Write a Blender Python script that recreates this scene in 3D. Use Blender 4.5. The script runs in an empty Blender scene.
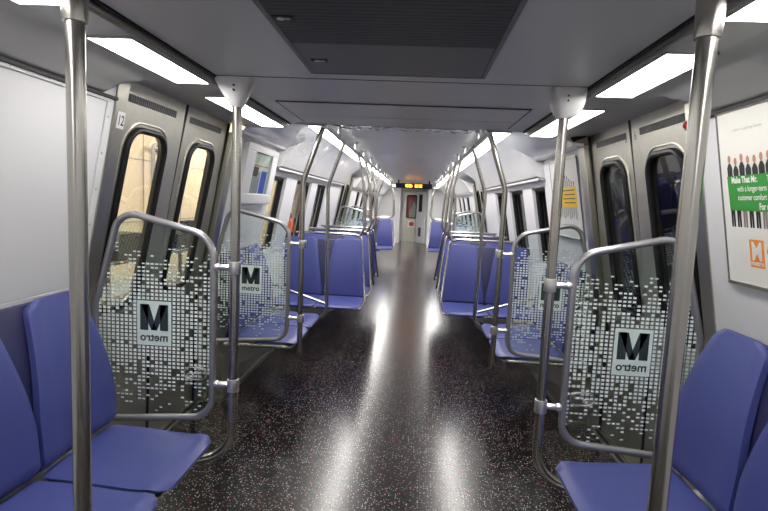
import bpy, bmesh, math, random
from mathutils import Vector, Matrix, Euler
random.seed(7)
PI = math.pi
sc = bpy.context.scene
col = sc.collection

# ------------------------------------------------------------------ helpers
def wloc(o):
    v = Vector((0, 0, 0))
    while o is not None:
        v += o.location; o = o.parent
    return v

def tag(o, label=None, cat=None, group=None, kind=None):
    if label: o['label'] = label
    if cat: o['category'] = cat
    if group: o['group'] = group
    if kind: o['kind'] = kind
    return o

def thing(name, loc, label=None, cat=None, group=None, kind=None):
    o = bpy.data.objects.new(name, None)
    o.empty_display_size = 0.1
    o.location = loc
    col.objects.link(o)
    return tag(o, label, cat, group, kind)

def frame_basis(t, n):
    n = (n - t * n.dot(t))
    if n.length < 1e-6:
        n = t.orthogonal()
    n.normalize()
    return n, t.cross(n)

def fillet(pts, r, seg=6, closed=False):
    pts = [Vector(p) for p in pts]
    out = []
    N = len(pts)
    for i, p in enumerate(pts):
        if not closed and i in (0, N - 1):
            out.append(p); continue
        a, b = pts[i - 1], pts[(i + 1) % N]
        d1, d2 = (a - p), (b - p)
        l1, l2 = d1.length, d2.length
        d1.normalize(); d2.normalize()
        ang = d1.angle(d2)
        if ang > PI - 0.02:
            out.append(p); continue
        rr = r[i] if isinstance(r, (list, tuple)) else r
        t = min(rr / math.tan(ang / 2), l1 * 0.49, l2 * 0.49)
        p1, p2 = p + d1 * t, p + d2 * t
        rad = t * math.tan(ang / 2)
        c = p + (d1 + d2).normalized() * (rad / math.sin(ang / 2))
        v1, v2 = p1 - c, p2 - c
        tot = v1.angle(v2)
        ax = v1.cross(v2).normalized()
        for k in range(seg + 1):
            out.append(c + Matrix.Rotation(tot * k / seg, 3, ax) @ v1)
    return out

class MB:
    def __init__(s):
        s.bm = bmesh.new(); s.mi = 0
    def face(s, vs):
        try:
            f = s.bm.faces.new(vs); f.material_index = s.mi
            return f
        except ValueError:
            return None
    def box(s, x0, x1, y0, y1, z0, z1):
        v = [s.bm.verts.new((x, y, z)) for x in (x0, x1) for y in (y0, y1) for z in (z0, z1)]
        for f in ((0, 1, 3, 2), (4, 6, 7, 5), (0, 4, 5, 1), (2, 3, 7, 6), (0, 2, 6, 4), (1, 5, 7, 3)):
            s.face([v[i] for i in f])
        return s
    def loft(s, rings, cap=True, closed=False):
        R = [[s.bm.verts.new(p) for p in r] for r in rings]
        n = len(R[0])
        m = len(R)
        for i in range(m if closed else m - 1):
            A, B = R[i], R[(i + 1) % m]
            for k in range(n):
                s.face([A[k], A[(k + 1) % n], B[(k + 1) % n], B[k]])
        if cap and not closed:
            s.face(list(reversed(R[0]))); s.face(R[-1])
        return s
    def tube(s, pts, r, seg=14, closed=False, cap=True):
        pts = [Vector(p) for p in pts]
        q = [pts[0]]
        for p in pts[1:]:
            if (p - q[-1]).length > 1e-5: q.append(p)
        pts = q
        N = len(pts)
        T = []
        for i in range(N):
            if closed:
                t = pts[(i + 1) % N] - pts[i - 1]
            else:
                t = pts[min(i + 1, N - 1)] - pts[max(i - 1, 0)]
            T.append(t.normalized())
        n = T[0].orthogonal().normalized()
        if closed:  # fixed reference keeps the ends matched
            ref = (pts[1] - pts[0]).cross(pts[N // 3] - pts[0]).normalized()
        rings = []
        for i in range(N):
            if closed: a, b = frame_basis(T[i], ref.copy())
            else:
                a, b = frame_basis(T[i], n); n = a
            rings.append([pts[i] + (a * math.cos(2 * PI * k / seg) + b * math.sin(2 * PI * k / seg)) * r for k in range(seg)])
        return s.loft(rings, cap, closed)
    def cyl(s, a, b, r, seg=20, r2=None):
        a, b = Vector(a), Vector(b)
        t = (b - a).normalized()
        u = t.orthogonal().normalized(); w = t.cross(u)
        r2 = r if r2 is None else r2
        return s.loft([[p + (u * math.cos(2 * PI * k / seg) + w * math.sin(2 * PI * k / seg)) * q for k in range(seg)] for p, q in ((a, r), (b, r2))])
    def prism(s, poly, y0, y1):              # poly of (x, z), extruded along y
        return s.loft([[Vector((x, y0, z)) for x, z in poly], [Vector((x, y1, z)) for x, z in poly]])
    def polymap(s, poly, fn, thick=0.0):     # flat polygon (a, b) mapped by fn(a, b, off)
        v = [s.bm.verts.new(fn(a, b, 0)) for a, b in poly]
        s.face(v)
        if thick:
            w = [s.bm.verts.new(fn(a, b, thick)) for a, b in poly]
            s.face(list(reversed(w)))
            n = len(v)
            for i in range(n):
                s.face([v[i], v[(i + 1) % n], w[(i + 1) % n], w[i]])
        return s
    def build(s, name, mat, parent=None, smooth=True, bevel=0.0, kind=None, flat_angle=0.6):
        bm = s.bm
        bmesh.ops.recalc_face_normals(bm, faces=bm.faces)
        if bevel:
            es = [e for e in bm.edges if len(e.link_faces) == 2 and e.calc_face_angle(0) > 0.6]
            bmesh.ops.bevel(bm, geom=es, offset=bevel, segments=2, affect='EDGES', profile=0.6)
        me = bpy.data.meshes.new(name)
        o = bpy.data.objects.new(name, me)
        col.objects.link(o)
        if parent is not None:
            o.parent = parent
            org = wloc(parent)
        else:
            xs = [v.co for v in bm.verts]
            org = Vector((sum(min(c[i] for c in xs) for _ in (0,)) for i in (0,))) if False else Vector((
                (min(c.x for c in xs) + max(c.x for c in xs)) / 2, (min(c.y for c in xs) + max(c.y for c in xs)) / 2, min(c.z for c in xs)))
            o.location = org
        for v in bm.verts: v.co -= org
        if smooth:
            for f in bm.faces: f.smooth = True
            for e in bm.edges:
                if len(e.link_faces) == 2 and e.calc_face_angle(0) > flat_angle: e.smooth = False
        bm.to_mesh(me); bm.free()
        for m_ in (mat if isinstance(mat, (list, tuple)) else [mat]): me.materials.append(m_)
        if kind: o['kind'] = kind
        return o

def rrect(a0, a1, b0, b1, r, seg=6):
    out = []
    for cx, cy, st in ((a1 - r, b1 - r, 0), (a0 + r, b1 - r, 90), (a0 + r, b0 + r, 180), (a1 - r, b0 + r, 270)):
        for k in range(seg + 1):
            t = math.radians(st + 90 * k / seg)
            out.append((cx + r * math.cos(t), cy + r * math.sin(t)))
    return out

# ------------------------------------------------------------------ materials
def mat(name, color, rough=0.5, metal=0.0, spec=0.5, bump=None, noise=None, coat=0.0, emit=None, estr=0.0, aniso=None):
    m = bpy.data.materials.new(name); m.use_nodes = True
    nt = m.node_tree; b = nt.nodes['Principled BSDF']
    b.inputs['Base Color'].default_value = (*color, 1)
    b.inputs['Roughness'].default_value = rough
    b.inputs['Metallic'].default_value = metal
    b.inputs['Specular IOR Level'].default_value = spec
    b.inputs['Coat Weight'].default_value = coat
    if emit:
        b.inputs['Emission Color'].default_value = (*emit, 1); b.inputs['Emission Strength'].default_value = estr
    tc = nt.nodes.new('ShaderNodeTexCoord')
    if noise:   # (scale vector, amount) small wear variation in colour and roughness
        mp = nt.nodes.new('ShaderNodeMapping'); mp.inputs['Scale'].default_value = noise[0]
        n = nt.nodes.new('ShaderNodeTexNoise'); n.inputs['Scale'].default_value = 1.0; n.inputs['Detail'].default_value = 4
        nt.links.new(tc.outputs['Object'], mp.inputs['Vector']); nt.links.new(mp.outputs[0], n.inputs['Vector'])
        mx = nt.nodes.new('ShaderNodeMix'); mx.data_type = 'RGBA'
        a = noise[1]
        mx.inputs['A'].default_value = (*[c * (1 - a) for c in color], 1)
        mx.inputs['B'].default_value = (*[min(1, c * (1 + a)) for c in color], 1)
        nt.links.new(n.outputs['Fac'], mx.inputs['Factor']); nt.links.new(mx.outputs['Result'], b.inputs['Base Color'])
        mr = nt.nodes.new('ShaderNodeMapRange'); mr.inputs['To Min'].default_value = rough * (1 - a); mr.inputs['To Max'].default_value = rough * (1 + a)
        nt.links.new(n.outputs['Fac'], mr.inputs['Value']); nt.links.new(mr.outputs[0], b.inputs['Roughness'])
    if bump:    # (scale, strength)
        n2 = nt.nodes.new('ShaderNodeTexNoise'); n2.inputs['Scale'].default_value = bump[0]; n2.inputs['Detail'].default_value = 2
        nt.links.new(tc.outputs['Object'], n2.inputs['Vector'])
        bp = nt.nodes.new('ShaderNodeBump'); bp.inputs['Strength'].default_value = bump[1]; bp.inputs['Distance'].default_value = 0.002 if bump[0] > 50 else 0.012
        nt.links.new(n2.outputs['Fac'], bp.inputs['Height']); nt.links.new(bp.outputs[0], b.inputs['Normal'])
    return m

M = {}
M['steel'] = mat('brushed_steel', (0.48, 0.47, 0.41), 0.30, 1.0, noise=((40, 40, 3), 0.08))
M['tube'] = mat('satin_tube_steel', (0.46, 0.445, 0.415), 0.24, 1.0)
M['frame_tube'] = mat('grey_coated_tube', (0.42, 0.42, 0.44), 0.36, 0.85)
M['clamp'] = mat('cast_clamp', (0.72, 0.72, 0.72), 0.3, 0.9)
M['door_steel'] = mat('door_steel', (0.52, 0.51, 0.45), 0.38, 1.0, noise=((3, 60, 60), 0.12))
M['wall'] = mat('white_wall_panel', (0.64, 0.64, 0.66), 0.38, noise=((2, 2, 2), 0.02))
M['cove'] = mat('grey_white_cove', (0.50, 0.50, 0.49), 0.4)
M['film'] = mat('film_wrapped_white', (0.84, 0.84, 0.85), 0.28, bump=(16, 0.7), coat=0.8)
M['film_clear'] = mat('shiny_film', (0.5, 0.5, 0.52), 0.12, 0.6)
M['ceiling'] = mat('ceiling_grey', (0.52, 0.52, 0.53), 0.35, noise=((1, 1, 1), 0.02))
M['ceil_main'] = mat('ceiling_aluminium', (0.72, 0.72, 0.72), 0.33, 0.35, spec=0.6)
M['dark'] = mat('dark_gap', (0.012, 0.012, 0.013), 0.6)
M['rubber'] = mat('black_rubber', (0.010, 0.010, 0.011), 0.5, spec=0.25)
M['grille'] = mat('grille_charcoal', (0.035, 0.035, 0.035), 0.5)
M['grille_panel'] = mat('grille_panel', (0.12, 0.12, 0.12), 0.45)
M['seat'] = mat('blue_seat', (0.058, 0.071, 0.250), 0.42, spec=0.4, bump=(600, 0.12))
M['seat_dark'] = mat('navy_seat_shell', (0.022, 0.024, 0.085), 0.5)
M['bracket'] = mat('white_cast_bracket', (0.66, 0.66, 0.66), 0.35)
M['label'] = mat('white_label', (0.8, 0.8, 0.78), 0.5)
M['black'] = mat('black_ink', (0.015, 0.015, 0.017), 0.4)
M['print'] = mat('pale_dot_print', (0.70, 0.80, 0.77), 0.5)
M['logo'] = mat('pale_logo_plate', (0.66, 0.79, 0.74), 0.5)
M['ink'] = mat('dark_logo_ink', (0.03, 0.045, 0.05), 0.35)
M['poster'] = mat('poster_paper', (0.74, 0.74, 0.70), 0.35, coat=0.3)
M['green'] = mat('poster_green', (0.03, 0.27, 0.04), 0.45)
M['yellow'] = mat('poster_yellow', (0.80, 0.52, 0.02), 0.45)
M['orange'] = mat('poster_orange', (0.80, 0.26, 0.03), 0.45)
M['pgrey'] = mat('poster_grey', (0.35, 0.36, 0.38), 0.5)
M['pblue'] = mat('poster_blue', (0.05, 0.09, 0.55), 0.45)
M['pred'] = mat('poster_red', (0.65, 0.12, 0.1), 0.45)
M['skin'] = mat('skin_tone', (0.45, 0.22, 0.14), 0.6)
M['red'] = mat('red_paint', (0.55, 0.02, 0.015), 0.35)
M['khaki'] = mat('printed_taupe', (0.25, 0.2, 0.2), 0.5)
M['beige'] = mat('shop_beige_wall', (0.70, 0.58, 0.42), 0.7, noise=((1, 1, 1), 0.05))
M['concrete'] = mat('shop_concrete', (0.30, 0.28, 0.25), 0.8, noise=((2, 2, 2), 0.2))
M['night'] = mat('dark_shop_wall', (0.02, 0.022, 0.03), 0.6)
M['pipe'] = mat('grey_pipe', (0.35, 0.34, 0.32), 0.5)
M['vest'] = mat('orange_vest', (0.85, 0.16, 0.03), 0.6)
M['jacket'] = mat('navy_jacket', (0.03, 0.04, 0.08), 0.7)
M['hat'] = mat('yellow_hard_hat', (0.85, 0.75, 0.3), 0.4)
M['lamp'] = mat('light_diffuser', (0.9, 0.9, 0.9), 0.4, emit=(1.0, 0.965, 0.92), estr=8.4)
M['lamp_main'] = mat('light_diffuser_long', (0.9, 0.9, 0.9), 0.4, emit=(1.0, 0.965, 0.92), estr=12.5)
M['amber'] = mat('amber_led', (0.3, 0.1, 0.0), 0.4, emit=(1.0, 0.36, 0.03), estr=4.5)
M['redlamp'] = mat('red_indicator', (0.4, 0.01, 0.01), 0.2, coat=0.5)

def floor_mat():
    m = bpy.data.materials.new('speckled_black_floor'); m.use_nodes = True
    nt = m.node_tree; b = nt.nodes['Principled BSDF']
    tc = nt.nodes.new('ShaderNodeTexCoord')
    base = (0.004, 0.0037, 0.004, 1)
    prev = None
    for sca, thr, pick, colr in ((170, 0.30, 0.78, (0.07, 0.068, 0.068, 1)), (88, 0.25, 0.83, (0.36, 0.35, 0.34, 1)), (110, 0.30, 0.89, (0.26, 0.04, 0.05, 1)), (55, 0.16, 0.82, (0.5, 0.48, 0.48, 1))):
        v = nt.nodes.new('ShaderNodeTexVoronoi'); v.inputs['Scale'].default_value = sca; v.voronoi_dimensions = '2D'
        nt.links.new(tc.outputs['Object'], v.inputs['Vector'])
        a = nt.nodes.new('ShaderNodeMath'); a.operation = 'LESS_THAN'; a.inputs[1].default_value = thr
        nt.links.new(v.outputs['Distance'], a.inputs[0])
        sp = nt.nodes.new('ShaderNodeSeparateColor'); nt.links.new(v.outputs['Color'], sp.inputs[0])
        g = nt.nodes.new('ShaderNodeMath'); g.operation = 'GREATER_THAN'; g.inputs[1].default_value = pick
        nt.links.new(sp.outputs[0], g.inputs[0])
        mu = nt.nodes.new('ShaderNodeMath'); mu.operation = 'MULTIPLY'
        nt.links.new(a.outputs[0], mu.inputs[0]); nt.links.new(g.outputs[0], mu.inputs[1])
        mx = nt.nodes.new('ShaderNodeMix'); mx.data_type = 'RGBA'
        if prev is None: mx.inputs['A'].default_value = base
        else: nt.links.new(prev, mx.inputs['A'])
        mx.inputs['B'].default_value = colr
        nt.links.new(mu.outputs[0], mx.inputs['Factor'])
        prev = mx.outputs['Result']
    nt.links.new(prev, b.inputs['Base Color'])
    b.inputs['Roughness'].default_value = 0.27
    b.inputs['Specular IOR Level'].default_value = 0.42
    n = nt.nodes.new('ShaderNodeTexNoise'); n.inputs['Scale'].default_value = 2.0; n.inputs['Detail'].default_value = 2
    nt.links.new(tc.outputs['Object'], n.inputs['Vector'])
    mr = nt.nodes.new('ShaderNodeMapRange'); mr.inputs['To Min'].default_value = 0.205; mr.inputs['To Max'].default_value = 0.235
    nt.links.new(n.outputs['Fac'], mr.inputs['Value']); nt.links.new(mr.outputs[0], b.inputs['Roughness'])
    return m
M['floor'] = floor_mat()

def glass_mat(name, tint, refl=1.5, frost=0.0):
    m = bpy.data.materials.new(name); m.use_nodes = True
    nt = m.node_tree; nt.nodes.clear()
    out = nt.nodes.new('ShaderNodeOutputMaterial')
    t = nt.nodes.new('ShaderNodeBsdfTransparent'); t.inputs[0].default_value = (*tint, 1)
    g = nt.nodes.new('ShaderNodeBsdfGlossy'); g.inputs['Roughness'].default_value = 0.02
    fr = nt.nodes.new('ShaderNodeFresnel'); fr.inputs['IOR'].default_value = refl
    mx = nt.nodes.new('ShaderNodeMixShader')
    ge = nt.nodes.new('ShaderNodeNewGeometry'); inv = nt.nodes.new('ShaderNodeMath'); inv.operation = 'SUBTRACT'; inv.inputs[0].default_value = 1.0
    nt.links.new(ge.outputs['Backfacing'], inv.inputs[1])
    mu = nt.nodes.new('ShaderNodeMath'); mu.operation = 'MULTIPLY'
    nt.links.new(fr.outputs[0], mu.inputs[0]); nt.links.new(inv.outputs[0], mu.inputs[1])
    nt.links.new(mu.outputs[0], mx.inputs[0]); nt.links.new(t.outputs[0], mx.inputs[1]); nt.links.new(g.outputs[0], mx.inputs[2])
    nt.links.new(mx.outputs[0], out.inputs['Surface'])
    return m
M['glass'] = glass_mat('window_glass', (0.86, 0.87, 0.86), 2.4)
M['screen_glass'] = glass_mat('screen_glass', (0.88, 0.92, 0.90), 1.35)

# ------------------------------------------------------------------ geometry of the car
def wx(z):   # inner wall half width
    return 1.37 if z < 0.9 else 1.37 - 0.19 * (z - 0.9)
def dx(z):   # door leaf half width
    return 1.445 - 0.02 * z if z < 0.9 else 1.427 - 0.207 * (z - 0.9)
YB, YE = -2.6, 20.4
DOORS = [(2.2, 3.5), (8.88, 10.18), (15.3, 16.6)]
WIN = [(4.64, 5.15), (5.60, 6.40), (6.78, 7.52), (11.3, 12.0), (12.4, 13.1), (13.5, 14.2)]
WZ0, WZ1 = 0.98, 1.70

def wall_map(s, off0=0.0):
    return lambda y, z, off=0: Vector((s * (wx(z) - off0 - off), y, z))
def door_map(s, off0=0.0):
    return lambda y, z, off=0: Vector((s * (dx(z) - off0 - off), y, z))

# floor / ceilings
fl = MB().box(-1.56, 1.56, YB, YE + 2.0, -0.06, 0.0).build('floor', M['floor'], smooth=False, kind='structure')
ce = MB()
ce.box(-0.755, 0.755, YB, 3.41, 1.99, 2.03)
ce.box(-1.16, 1.16, 3.37, 3.41, 1.99, 2.16)                       # end face of the lowered ceiling
ce.build('ceiling', M['ceiling'], smooth=False, bevel=0.004, kind='structure')
cm = MB()
ys = [3.41, 4.85, 6.71, 8.69, 10.6, 12.5, 14.4, 16.3, 18.2, YE]
for a, b in zip(ys[:-1], ys[1:]):
    cm.box(-0.655, 0.655, a + 0.005, b - 0.005, 2.10, 2.13)
cm.build('ceiling', M['ceil_main'], smooth=False, kind='structure')
n_trim = [0]
def trim(mb, m, **k):
    n_trim[0] += 1
    return mb.build('trim_%d' % n_trim[0], m, kind='structure', **k)

trim(MB().box(-1.0, 1.0, YB, 3.4, 2.04, 2.10), M['dark'], smooth=False)
trim(MB().box(-0.7, 0.7, 3.41, YE, 2.131, 2.15), M['dark'], smooth=False)
# body roof above everything keeps the daylight out
trim(MB().box(-1.6, 1.6, YB, YE + 2, 2.17, 2.22), M['dark'], smooth=False)

for s, side in ((-1, 'left'), (1, 'right')):
    w = MB()
    def seg(y0, y1, z0, z1):
        zz = [z0] + ([0.9] if z0 < 0.9 < z1 else []) + [z1]
        inner = [(s * wx(z), z) for z in zz]
        outer = [(s * (wx(z) + 0.10), z) for z in reversed(zz)]
        w.prism(inner + outer, y0, y1)
    cuts = sorted([YB, YE] + [c for d in DOORS for c in d] + [c for v in WIN for c in v])
    for a, b in zip(cuts[:-1], cuts[1:]):
        mid = (a + b) / 2
        if any(d0 < mid < d1 for d0, d1 in DOORS): continue
        if any(v0 < mid < v1 for v0, v1 in WIN):
            seg(a, b, 0, WZ0); seg(a, b, WZ1, 1.93)
        else:
            seg(a, b, 0, 1.93)
    w.build('wall_' + side, M['wall'], smooth=False, kind='structure')

    # cove between light strip and wall, near (low) and main (high) sections; above the doors it runs flat to the door head
    cn = MB()
    def cove(y0, y1, pr, t=0.02):
        cn.prism([(s * x, z) for x, z in pr] + [(s * x, z + t) for x, z in reversed(pr)], y0, y1)
    near = [(0.935, 1.965), (1.0, 1.955), (1.03, 1.935), (1.10, 1.925), (1.15, 1.895), (1.175, 1.885), (1.2, 1.89)]
    head = [(0.935, 1.965), (1.02, 1.965), (1.12, 1.985), (1.20, 1.99), (1.33, 1.99)]
    cove(YB, 2.02, near); 
    # transition flare at the jamb
    K = 8
    def mixp(t):
        n2 = [(0.935, 1.965), (1.0, 1.955), (1.03, 1.935), (1.10, 1.925), (1.175, 1.885)]
        return [((1 - t) * a[0] + t * b[0], (1 - t) * a[1] + t * b[1]) for a, b in zip(n2, head)]
    rings = []
    for k in range(K + 1):
        t = k / K; tt = t * t * (3 - 2 * t); y = 2.02 + 0.2 * t
        p = mixp(tt)
        rings.append([Vector((s * x, y, z)) for x, z in p] + [Vector((s * x, y, z + 0.02)) for x, z in reversed(p)])
    cn.loft(rings)
    cove(2.22, 3.48, head)
    cn.build('ceiling', M['cove'], smooth=True, kind='structure', flat_angle=0.9)
    cn = MB()
    mid_ = [(0.80, 2.085), (0.86, 2.06), (0.95, 2.0), (1.03, 1.965), (1.08, 1.955), (1.10, 1.925), (1.17, 1.92)]
    cove(3.48, 4.60, mid_)
    cn.build('ceiling', M['film'], kind='structure', flat_angle=0.9)
    cn = MB()
    box_ = [(0.80, 2.085), (0.86, 2.065), (0.94, 2.02), (1.02, 1.95), (1.09, 1.86), (1.125, 1.80), (1.135, 1.785), (1.165, 1.775), (1.24, 1.775)]
    def cbox(y0, y1):
        cn.prism([(s * x, z) for x, z in box_] + [(s * 1.24, 2.10), (s * 0.80, 2.10)], y0, y1)
    cbox(4.60, 5.86); cbox(5.87, 7.1); cbox(7.11, 8.72)
    cbox(10.34, 12.6); cbox(12.61, 15.2)
    cbox(16.7, YE)
    cn.build('ceiling', M['film'], kind='structure', flat_angle=0.5)
    cn = MB()
    headm = [(0.80, 2.085), (0.9, 2.04), (1.02, 1.99), (1.12, 1.985), (1.33, 1.99)]
    cove(8.72, 10.34, headm); cove(15.2, 16.7, headm)
    cn.build('ceiling', M['cove'], kind='structure')
    # light strip housing (between diffusers)
    h = MB()
    h.box(*sorted((s * 0.782, s * 0.937)), YB, 3.41, 1.965, 1.995)
    h.box(*sorted((s * 0.665, s * 0.81)), 3.41, YE, 2.09, 2.11)
    trim(h, M['cove'], smooth=False)
    # dark groove and lip beside the low ceiling
    g = MB().box(*sorted((s * 0.757, s * 0.781)), YB, 3.41, 1.985, 2.0)
    trim(g, M['dark'], smooth=False)
    g = MB().box(*sorted((s * 0.768, s * 0.772)), YB, 3.41, 1.972, 1.99)
    trim(g, M['steel'], smooth=False)
    # ledge lip under the overhead panels and top line of the wall
    g = MB()
    for a, b in ((4.6, 8.72), (10.34, 15.2), (16.7, YE)): g.box(*sorted((s * 1.15, s * 1.21)), a, b, 1.752, 1.772)
    trim(g, M['frame_tube'], smooth=False)
    g = MB().box(*sorted((s * 1.165, s * 1.19)), YB, 2.12, 1.872, 1.884)
    trim(g, M['dark'], smooth=False)

    if s < 0:
        # big inset wall panel beside the camera (screwed surround)
        g = MB()
        wm = wall_map(s, 0.001)
        P0, P1, Z0, Z1 = -2.2, 2.10, 1.085, 1.86
        def strip(y0, y1, z0, z1, th=0.008):
            g.polymap([(y0, z0), (y1, z0), (y1, z1), (y0, z1)], wm, th)
        strip(P0, P1, Z0 - 0.035, Z0); strip(P0, P1, Z1, Z1 + 0.022); strip(P1 - 0.03, P1, Z0, Z1)
        trim(g, M['wall'], smooth=False, bevel=0.002)
        g = MB()
        strip(P0, P1 - 0.034, Z0 + 0.003, Z1 - 0.004, 0.004)
        trim(g, M['wall'], smooth=False, bevel=0.0015)
        g = MB()
        for k in range(24):
            y = 1.9 - k * 0.17
            for z in (Z0 - 0.018, Z1 + 0.011):
                c = wm(y, z, 0.008); g.cyl(c, c + Vector((-s * 0.002, 0, 0)), 0.005, 10)
        for z in (1.2, 1.35, 1.5, 1.65, 1.8):
            c = wm(P1 - 0.015, z, 0.008); g.cyl(c, c + Vector((-s * 0.002, 0, 0)), 0.005, 10)
        trim(g, M['frame_tube'])

    # steel jamb posts, sills, door leaves
    for di, (d0, d1) in enumerate(DOORS):
        j = MB()
        zz = [0, 0.9, 1.93]
        def jamb(ya, yb, x_off, depth, ztop=1.965):
            zz = [0, 0.9, ztop]
            inn = [(s * (wx(z) - x_off), z) for z in zz]; out = [(s * (wx(z) - x_off + depth), z) for z in reversed(zz)]
            j.prism(inn + out, ya, yb)
        jamb(d0 - 0.075, d0 + 0.012, 0.006, 0.16)
        jamb(d1 - 0.012, d1 + 0.10, 0.006, 0.16, 1.92)
        trim(j, M['steel'], smooth=False, bevel=0.004)
        k_ = MB()
        zz = [0.0, 0.9, 1.985]
        for ya, yb in ((d0 + 0.012, d0 + 0.03), (d1 - 0.03, d1 - 0.012)):
            k_.prism([(s * (dx(z) - 0.012), z) for z in zz] + [(s * (dx(z) + 0.05), z) for z in reversed(zz)], ya, yb)
        trim(k_, M['rubber'], smooth=False)
        si = MB()
        si.box(*sorted((s * 1.385, s * 1.40)), d0, d1, 0.0, 0.012)
        si.box(*sorted((s * 1.43, s * 1.442)), d0, d1, 0.0, 0.014)
        trim(si, M['steel'], smooth=False)
        trim(MB().box(*sorted((s * 1.40, s * 1.43)), d0, d1, 0.0, 0.005), M['dark'], smooth=False)
        # head
        trim(MB().box(*sorted((s * 1.20, s * 1.50)), d0 - 0.05, d1 + 0.05, 1.995, 2.06), M['steel'], smooth=False)
        door = thing('door_%d' % (di * 2 + (1 if s < 0 else 2)), (s * 1.43, (d0 + d1) / 2, 0), kind='structure')
        dm = door_map(s)
        ym = (d0 + d1) / 2
        for ya, yb in ((d0 + 0.03, ym - 0.012), (ym + 0.012, d1 - 0.03)):
            if ya < ym: h0, h1 = ya + 0.105, yb - 0.15
            else: h0, h1 = ya + 0.115, yb - 0.14
            hz0, hz1 = 0.90, 1.79
            hole = rrect(h0, h1, hz0, hz1, 0.10, 7)
            cy, cz = (h0 + h1) / 2, (hz0 + hz1) / 2
            L = MB()
            def outer(y, z):
                dy_, dz_ = y - cy, z - cz
                ty = ((yb - cy) if dy_ > 0 else (cy - ya)) / max(abs(dy_), 1e-6)
                tz = ((1.99 - cz) if dz_ > 0 else (cz - 0.015)) / max(abs(dz_), 1e-6)
                t = min(ty, tz)
                return (cy + dy_ * t, cz + dz_ * t)
            # denser sampling incl. exact corners
            H = list(hole)
            # corner vertices: replace the closest samples
            O = [outer(*p) for p in H]
            for c in ((yb, 1.99), (ya, 1.99), (ya, 0.015), (yb, 0.015)):
                i = min(range(len(O)), key=lambda q: (O[q][0] - c[0]) ** 2 + (O[q][1] - c[1]) ** 2); O[i] = c
            rings_f, NR = [], 7
            front = [[L.bm.verts.new(dm(h[0] * (1 - t) + o[0] * t, h[1] * (1 - t) + o[1] * t, 0)) for h, o in zip(H, O)] for t in [k / NR for k in range(NR + 1)]]
            back = [[L.bm.verts.new(dm(h[0] * (1 - t) + o[0] * t, h[1] * (1 - t) + o[1] * t, -0.03)) for h, o in zip(H, O)] for t in (0, 1)]
            n = len(H)
            for A, B in list(zip(front[:-1], front[1:])) + [(back[0], back[1]), (front[0], back[0]), (front[-1], back[1])]:
                for i in range(n): L.face([A[i], A[(i + 1) % n], B[(i + 1) % n], B[i]])
            leaf = L.build('door_leaf', M['door_steel'], door, smooth=True, flat_angle=0.4)
            G = MB(); G.tube([dm(y, z, 0.005) for y, z in hole], 0.0165, 10, closed=True)
            G.build('window_gasket', M['rubber'], leaf)
            G = MB(); G.tube([dm(y, z, 0.0) for y, z in rrect(h0 - 0.034, h1 + 0.034, hz0 - 0.034, hz1 + 0.034, 0.13, 7)], 0.006, 8, closed=True)
            G.build('window_rim', M['door_steel'], leaf)
            MB().polymap(hole, door_map(s, -0.008), -0.006).build('glass_pane', M['glass'], leaf, smooth=False)
            if di == 0:
                V = MB()
                a0, a1 = ya + 0.05, yb - 0.09
                for k in range(26):
                    y0 = a0 + (a1 - a0) * k / 26; y1 = y0 + (a1 - a0) / 26 * 0.62
                    V.polymap([(y0, 1.90), (y1, 1.90), (y1, 1.935), (y0, 1.935)], door_map(s, 0.0005), 0.003)
                V.build('vent_strip', M['grille_panel'], leaf, smooth=False)
        MB().prism([(s * (dx(z) - 0.004), z) for z in (0.01, 0.9, 1.99)] + [(s * (dx(z) + 0.03), z) for z in (1.99, 0.9, 0.01)], ym - 0.012, ym + 0.012).build('door_seal', M['rubber'], door, smooth=False)
        # emergency handle recess low on the outer frame: plain push plate between leaves is left out

    # heater cover along the floor under the seats
    for a, b in ((3.53, 8.80), (10.28, 15.2), (YB, 2.12)):
        hb = MB().box(*sorted((s * 1.25, s * 1.37)), a, b, 0.012, 0.36)
        trim(hb, M['frame_tube'] if a < 0 else M['steel'], smooth=False, bevel=0.004)
    hb = MB()
    for a, b in ((3.53, 8.80), (10.28, 15.2), (YB, 2.12)):
        hb.box(*sorted((s * 1.235, s * 1.249)), a, b, 0.0, 0.03)
    hb.box(*sorted((s * 1.236, s * 1.385)), 3.512, 3.53, 0.0, 0.03)
    trim(hb, M['steel'], smooth=False)

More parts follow.
